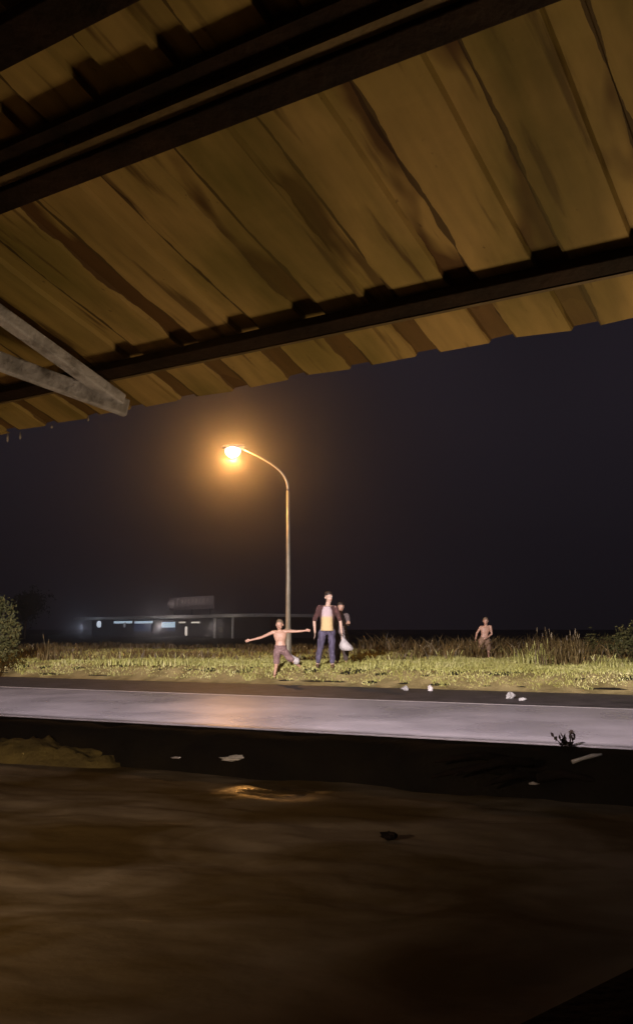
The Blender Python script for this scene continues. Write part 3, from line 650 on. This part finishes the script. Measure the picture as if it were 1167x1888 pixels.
def head(mb, root, c, hs, turn, hairm, skinm, tilt=0, longer=False):
    """head centred at c, hs = head height; turn = yaw of the face (0 looks to -Y, + turns to +X)"""
    R = Matrix.Rotation(turn, 3, 'Z') @ Matrix.Rotation(tilt, 3, 'Y'); c = Vector(c)
    def P(x, y, z): return c+R@Vector((x*hs, y*hs, z*hs))
    def blob(x, y, z, r, t=None): mb.cap(P(x, y, z), P(x, y, z+.001), r*hs, r*hs, 12)
    blob(0, .06, .14, .37); blob(0, .10, .12, .38); blob(0, -.05, .10, .33); blob(0, -.05, -.12, .30); blob(0, -.10, -.30, .20); blob(.1, -.04, -.2, .2); blob(-.1, -.04, -.2, .2)
    mb.cap(P(0, -.36, .02), P(0, -.46, -.13), .035*hs, .06*hs, 8)          # nose
    mb.cap(P(-.15, -.33, .10), P(.15, -.33, .10), .05*hs, .05*hs, 8)     # brow
    for s_ in (-1, 1): mb.cap(P(.37*s_, .06, .06), P(.38*s_, .08, -.08), .06*hs, .045*hs, 8)  # ears
    for s_ in (-1, 1): MB().cap(P(.13*s_, -.345, .015), P(.13*s_, -.346, .015), .045*hs, .045*hs, 10).build('eye', M['eye'], root, smooth=True)
    Lp = MB().cap(P(-.08, -.345, -.27), P(.08, -.345, -.27), .03*hs, .03*hs, 8); Lp.build('mouth', M['lip'], root, smooth=True)
    Hh = MB(); Hh.cap(P(0, .10, .20), P(0, .101, .20), .395*hs, .395*hs, 14); Hh.cap(P(0, .02, .26), P(0, .021, .26), .35*hs, .35*hs, 14); Hh.cap(P(0, .22, .0), P(0, .22, .1), .30*hs, .3*hs, 12)
    for _ in range(26):
        a = random.uniform(0, 6.28); q = P(.28*math.cos(a), .1+.28*math.sin(a), .42+random.uniform(-.06, .04)); Hh.cap(q, q+R@Vector((random.uniform(-.1, .1), random.uniform(-.1, .05), .06))*hs, .05*hs, .02*hs, 6)
    Hh.build('hair', M[hairm], root, voxel=.009, sm=2)
def person(base, rz, J, hs, skin, hairm, label, sc_=1.0, turn=0, tilt=0, group=None, bulk=1.0, fa=None):
    """J: joints in metres, x right, y away, z up"""
    o = empty('person', base, rz); tag(o, label, 'person', group)
    j = {k: Vector(v) for k, v in J.items()}; b = MB(); k = bulk
    sw = abs(j['shR'].x-j['shL'].x)/2; sm_ = (j['shL']+j['shR'])/2; pv = j['pel']; hw = sw*.78
    def mid(t): return pv.lerp(sm_, t)
    b.loft([(mid(-.22), hw*.62, .085*k), (mid(-.08), hw*1.0, .105*k), (mid(.12), hw*1.0, .11*k), (mid(.38), hw*.88, .095*k), (mid(.66), sw*.90, .11*k), (mid(.88), sw*.96, .105*k), (mid(1.02), sw*.72, .075*k), (mid(1.1), sw*.38, .055*k)])
    b.cap(sm_, j['head']-Z*hs*.25, .062*k, .055*k)
    for s_ in 'LR':
        b.chain([j['sh'+s_], j['el'+s_], j['wr'+s_]], [.052*k, .038*k, .025*k]); b.cap(sm_.lerp(j['sh'+s_], .5), j['sh'+s_], .055*k, .054*k)
        b.cap(j['el'+s_].lerp(j['wr'+s_], .0), j['el'+s_].lerp(j['wr'+s_], .4), .036*k, .036*k)
        dd = (j['wr'+s_]-j['el'+s_]).normalized()
        if 'hd'+s_ in j: dd = j['hd'+s_]
        hand(b, j['wr'+s_], dd, Vector((0, -1, .2)) if abs(dd.z) > .5 else Vector((0, -.3, 1)), 1.0*sc_, .5)
        b.chain([j['hip'+s_], j['kn'+s_], j['an'+s_]], [.082*k, .056*k, .036*k]); b.cap(j['kn'+s_], j['kn'+s_].lerp(j['an'+s_], .35), .052*k, .052*k)
        f = Vector((.0, -1, 0)) if fa is None else Vector(fa); a = j['an'+s_]
        b.cap(a-f*.02-Z*.02, a+f*.13*sc_-Z*.04, .036*k, .028*k); 
    head(b, o, j['head'], hs, turn, hairm, skin, tilt)
    b.build('body', M[skin], o, voxel=.0075, sm=2)
    return o, j, sm_, pv, sw, hw, mid
foldtex = bpy.data.textures.new('cloth_folds', 'CLOUDS'); foldtex.noise_scale = .11; foldtex.noise_depth = 2
def folds(o):
    d = o.modifiers.new('folds', 'DISPLACE'); d.texture = foldtex; d.strength = .035; d.mid_level = .52; d.texture_coords = 'LOCAL'; return o
def trousers(o, j, mid, hw, k, to, m, name='trousers', add=.018, legs='LR'):
    b = MB(); b.loft([(mid(-.26), hw*.65, .09*k+add), (mid(-.10), hw*1.04+add*.6, .115*k+add*.6), (mid(.14), hw*1.0+add*.5, .11*k+add*.6)])
    for s_ in legs:
        P0, P1, P2 = j['hip'+s_], j['kn'+s_], j['an'+s_]
        if to <= 1: b.chain([P0, P0.lerp(P1, to)], [.086*k+add, .075*k+add])
        else: b.chain([P0, P1, P1.lerp(P2, to-1)], [.086*k+add, .066*k+add, .055*k+add])
    return folds(b.build(name, M[m], o, voxel=.010, sm=3))
def top(o, j, mid, sw, hw, k, m, name, lo=-.05, sleeve=.8, add=.014, sides=None):
    b = MB(); sm_ = mid(1)
    b.loft([(mid(lo), hw*1.08+add, .115*k+add), (mid(.2), hw*1.02+add, .11*k+add), (mid(.5), sw*.88+add, .105*k+add), (mid(.86), sw*.98+add, .108*k+add), (mid(1.0), sw*.80+add, .085*k+add), (mid(1.08), sw*.45+add, .06*k+add)])
    for s_ in 'LR':
        e = j['sh'+s_].lerp(j['el'+s_], sleeve); b.chain([sm_.lerp(j['sh'+s_], .5), j['sh'+s_], e], [.06*k+add, .06*k+add, .05*k+add*1.3])
    return folds(b.build(name, M[m], o, voxel=.010, sm=3))
def pb(px, depth, dz=0):
    p = at(px, 1230, depth); return (p.x, p.y, gz(p.x, p.y)+dz)
# 1 child with arms spread
J = dict(head=(0, -.02, 1.165), shL=(-.15, 0, 1.0), shR=(.165, 0, 1.02), elL=(-.40, -.05, .885), wrL=(-.64, -.1, .825), elR=(.40, 0, 1.02), wrR=(.58, -.02, 1.035), pel=(.03, .02, .66),
         hipL=(-.05, .02, .58), hipR=(.11, .03, .58), knL=(-.06, -.06, .32), anL=(-.10, -.02, .07), knR=(.28, .12, .38), anR=(.47, .34, .22))
o, j, sm_, pv, sw, hw, mid = person(pb(515, 20.2), 0, J, .215, 'skin', 'hairbrown', 'shirtless child in mauve shorts with both arms spread wide on the grass', .8, turn=-.25, group='people on the verge', bulk=.78)
trousers(o, j, mid, hw, .78, .85, 'shorts', 'shorts', .02)
b = MB(); b.chain([Vector((.20, .10, .50)), Vector((.30, .16, .40)), Vector((.37, .20, .36))], [.05, .075, .085]); b.build('shorts_panel', M['palecloth'], o, voxel=.01, sm=2)
# 2 man
J = dict(head=(.045, -.03, 1.565), shL=(-.18, 0, 1.335), shR=(.19, 0, 1.33), elL=(-.285, .02, 1.03), wrL=(-.27, -.06, .79), elR=(.30, .02, 1.03), wrR=(.325, -.04, .78), pel=(0, .02, .86),
         hipL=(-.10, .02, .80), hipR=(.10, .02, .80), knL=(-.15, .0, .45), anL=(-.21, .12, .08), knR=(.11, -.08, .45), anR=(.12, -.04, .08), hdR=(.1, -.1, -1), hdL=(0, -.1, -1))
o, j, sm_, pv, sw, hw, mid = person(pb(603, 20.2), 0, J, .235, 'skinpale', 'hair', 'man in maroon open jacket, pink and yellow shirt and blue jeans on the grass', 1, turn=.45, group='people on the verge', tilt=-.08)
jk = top(o, j, mid, sw, hw, .94, 'jacket', 'jacket', lo=.02, sleeve=.85, add=.006)
b = MB(); b.loft([((.0, -.035, .82), .150, .125), ((.0, -.035, .95), .135, .125), ((0, -.03, 1.12), .135, .118), ((0, -.03, 1.28), .125, .112), ((0, -.025, 1.36), .085, .085)]); b.build('shirt', M['shirt'], o, voxel=.009, sm=2)
trousers(o, j, mid, hw, .96, 1.8, 'jeans', add=.010)
for s_ in 'LR':
    a = j['an'+s_]; b = MB().cap(a+Vector((0, .03, -.035)), a+Vector((0, -.15, -.04)), .046, .036); b.build('shoe', M['shoe'], o, voxel=.008, sm=1)
# plastic bag in his hand
bg_ = empty('plastic_bag', (o.location.x+.345, o.location.y-.08, o.location.z+.62)); tag(bg_, 'white plastic bag hanging from the hand of the man in the jacket', 'bag')
v = []; f = []; rings = [(.07, .02, .01, .012), (.03, .035, .02, .02), (0, .055, .045, .03), (-.06, .10, .075, .05), (-.12, .135, .09, .06), (-.18, .15, .09, .055), (-.225, .13, .075, .035), (-.24, .06, .03, .01)]
for z_, a_, b_, c_ in rings:
    for k in range(24):
        t = 2*math.pi*k/24; w_ = 1+.16*fbm(math.cos(t)*2.2, math.sin(t)*2.2, z_*9+2); v.append((a_*math.cos(t)*w_+(.07-z_)*.34, b_*math.sin(t)*w_, z_))
f = [(i*24+k, (i+1)*24+k, (i+1)*24+(k+1) % 24, i*24+(k+1) % 24) for i in range(len(rings)-1) for k in range(24)]+[tuple(range(24)), tuple(range(len(v)-1, len(v)-25, -1))]
fromdata('pouch', v, f, M['plastic'], bg_, True)
MB().tube([(-.02, 0, .05), (-.025, 0, .10), (0, 0, .125), (.03, 0, .10), (.02, 0, .05)], .006, 6).build('handle', M['plastic'], bg_, smooth=True)
# 3 boy behind the man
J = dict(head=(-.01, -.02, 1.35), shL=(-.16, 0, 1.15), shR=(.14, 0, 1.15), elL=(-.22, 0, .93), wrL=(-.22, -.05, .72), elR=(.17, .02, .95), wrR=(.13, -.16, .98), hdR=(.5, -.5, .15), pel=(0, .02, .74),
         hipL=(-.08, .02, .68), hipR=(.08, .02, .68), knL=(-.08, -.03, .38), anL=(-.09, .02, .08), knR=(.1, -.03, .38), anR=(.11, .03, .08))
o, j, sm_, pv, sw, hw, mid = person(pb(629, 21.0), 0, J, .21, 'skin', 'hair', 'boy in dark grey shirt half hidden behind the man with the bag', .85, turn=.2, group='people on the verge', bulk=.82)
top(o, j, mid, sw, hw, .82, 'darktee', 'shirt', lo=0, sleeve=.7); trousers(o, j, mid, hw, .82, 1.7, 'darkpants')
# 4 child at right in tall grass
J = dict(head=(.01, -.02, 1.06), shL=(-.13, 0, .89), shR=(.15, 0, .91), elL=(-.25, -.02, .72), wrL=(-.30, -.1, .56), elR=(.17, -.04, .70), wrR=(-.0, -.17, .58), hdR=(-1, -.1, -.3), pel=(-.04, .02, .56),
         hipL=(-.12, .02, .50), hipR=(.05, .02, .50), knL=(-.14, -.05, .28), anL=(-.14, 0, .07), knR=(.07, -.04, .28), anR=(.08, .03, .07))
o, j, sm_, pv, sw, hw, mid = person(pb(896, 25.8, .02), 0, J, .2, 'skin', 'hairbrown', 'small shirtless child in brown shorts standing alone in the grass at right', .72, turn=-.1, group='people on the verge', bulk=.75)
trousers(o, j, mid, hw, .75, .9, 'greyshorts', 'shorts', .025)
# ------------------------------------------------------------------ litter and debris
def bank_hit(px, py):
    z = .5
    while z > 0:
        p = atz(px, py, z)
        if gz(p.x, p.y) >= z: return p
        z -= .005
    return atz(px, py, .01)
def scrap(px, py, z, sx, sy, sz, label, name='paper_scrap', m='litter', rz=0, cat='litter', group='white scraps lying about'):
    p = atz(px, py, z)
    if z < .1: p = bank_hit(px, py); z = p.z
    v = []; f = []; n, k_ = 12, 7; sd = random.random()*50
    for i in range(k_+1):
        th = math.pi*(i+.05)/(k_+.1)
        for k in range(n):
            ph = 2*math.pi*k/n; w_ = 1+.55*fbm(math.cos(ph)*1.7+sd, math.sin(ph)*1.7, th*1.5)
            v.append((sx*math.sin(th)*math.cos(ph)*w_, sy*math.sin(th)*math.sin(ph)*w_, sz*math.cos(th)*w_))
    f = [(i*n+k, (i+1)*n+k, (i+1)*n+(k+1) % n, i*n+(k+1) % n) for i in range(k_) for k in range(n)]+[tuple(range(n)), tuple(range((k_+1)*n-1, k_*n-1, -1))]
    o = fromdata(name, v, f, M[m]); o.location = (p.x, p.y, z+sz*.6); o.rotation_euler = (0, 0, rz); tag(o, label, cat, group); return o
scrap(747, 1272, .46, .07, .05, .045, 'round white scrap on the road shoulder, lower of the middle pair')
scrap(756, 1264, .46, .09, .05, .03, 'flat white scrap on the road shoulder, upper of the middle pair', rz=-.6)
scrap(793, 1273, .46, .05, .04, .06, 'dull grey scrap on the road shoulder right of the middle pair', m='palecloth')
scrap(940, 1287, .46, .09, .05, .06, 'white crumpled bag on the road shoulder below the right child', rz=.5)
scrap(963, 1291, .46, .07, .04, .03, 'small white scrap just right of the crumpled bag on the shoulder')
scrap(436, 1401, .02, .17, .05, .03, 'long pale foam scrap as wet highlight below the orange road reflection', 'glint_scrap', m='glint')  # bright scraps placed where wet highlights show along the bank
scrap(330, 1398, .02, .10, .03, .012, 'thin dull highlight scrap floating left of the long foam scrap', 'glint_scrap', m='palecloth')
scrap(985, 1447, .0, .06, .04, .02, 'small grey scrap floating right of centre under the dark bank', 'glint_scrap', m='palecloth')
scrap(1048, 1462, .0, .03, .03, .015, 'tiny pale scrap floating near the driftwood', 'glint_scrap', m='palecloth')
scrap(718, 1545, .0, .07, .05, .03, 'small black clod floating in the open floodwater', 'floating_clod', m='planks', cat='debris', group=None)
# pale stick shape standing for a wet highlight on the bank, right
p = bank_hit(1080, 1405)+Z*.03; st = MB().tube([(-.14, 0, -.03), (-.04, .01, .0), (.06, 0, .03), (.16, 0, .045)], [.022, .018, .022, .012], 8)
o = st.build('glint_stick', M['glint'], smooth=True); o.location = p; tag(o, 'short white highlight shape lying tilted on the dark bank at right', 'stick')
# black driftwood heap and sprig
p = bank_hit(1000, 1425); dr = empty('driftwood_pile', p); tag(dr, 'black driftwood branches heaped at the foot of the bank at right', 'driftwood')
for k in range(9):
    a = random.uniform(-.5, .5)+(.0 if k % 2 else math.pi); l = random.uniform(.5, 1.25); c = Vector((random.uniform(-.5, .5), random.uniform(-.2, .2), random.uniform(-.05, .12)))
    d2 = Vector((math.cos(a), math.sin(a)*.5, random.uniform(-.12, .12))); MB().tube([c, c+d2*l*.4+Vector((0, 0, .05)), c+d2*l*.8, c+d2*l+Vector((0, 0, -.04))], [.05, .045, .03, .01], 8).build('branch', M['planks'], dr, smooth=True)
p = bank_hit(1048, 1388); pl_ = empty('sprig', p); tag(pl_, 'small black sprig of leaves standing on the road edge at right', 'plant')
sp = MB(); lf = MB()
for k in range(7):
    t = Vector((random.gauss(0, .07), random.gauss(0, .05), random.uniform(.10, .24))); sp.tube([(0, 0, -.05), t*.6, t], [.006, .005, .002], 5)
    for q in range(5):
        c = t*random.uniform(.4, 1); a = Vector([random.gauss(0, 1) for _ in range(3)]).normalized()*.035; b2 = a.orthogonal()*.5; lf.add([c-a, c+b2, c+a, c-b2], [(0, 1, 2, 3)])
sp.build('stem', M['planks'], pl_); lf.build('leaves', M['planks'], pl_)
# ------------------------------------------------------------------ wet night air
hm = bpy.data.materials.new('rainy_air'); hm.use_nodes = True; hn = hm.node_tree.nodes; hl = hm.node_tree.links
hn.remove(hn['Principled BSDF']); pv_ = hn.new('ShaderNodeVolumePrincipled'); pv_.inputs['Color'].default_value = (.84, .84, .92, 1); pv_.inputs['Density'].default_value = HAZE; pv_.inputs['Anisotropy'].default_value = .945
hl.new(pv_.outputs[0], hn['Material Output'].inputs['Volume'])
hz = MB().box((0, 75, 9), (110, 110, 10.7)).build('haze', hm); tag(hz, 'thin rainy night air glowing round the street lamp', 'haze', kind='stuff')
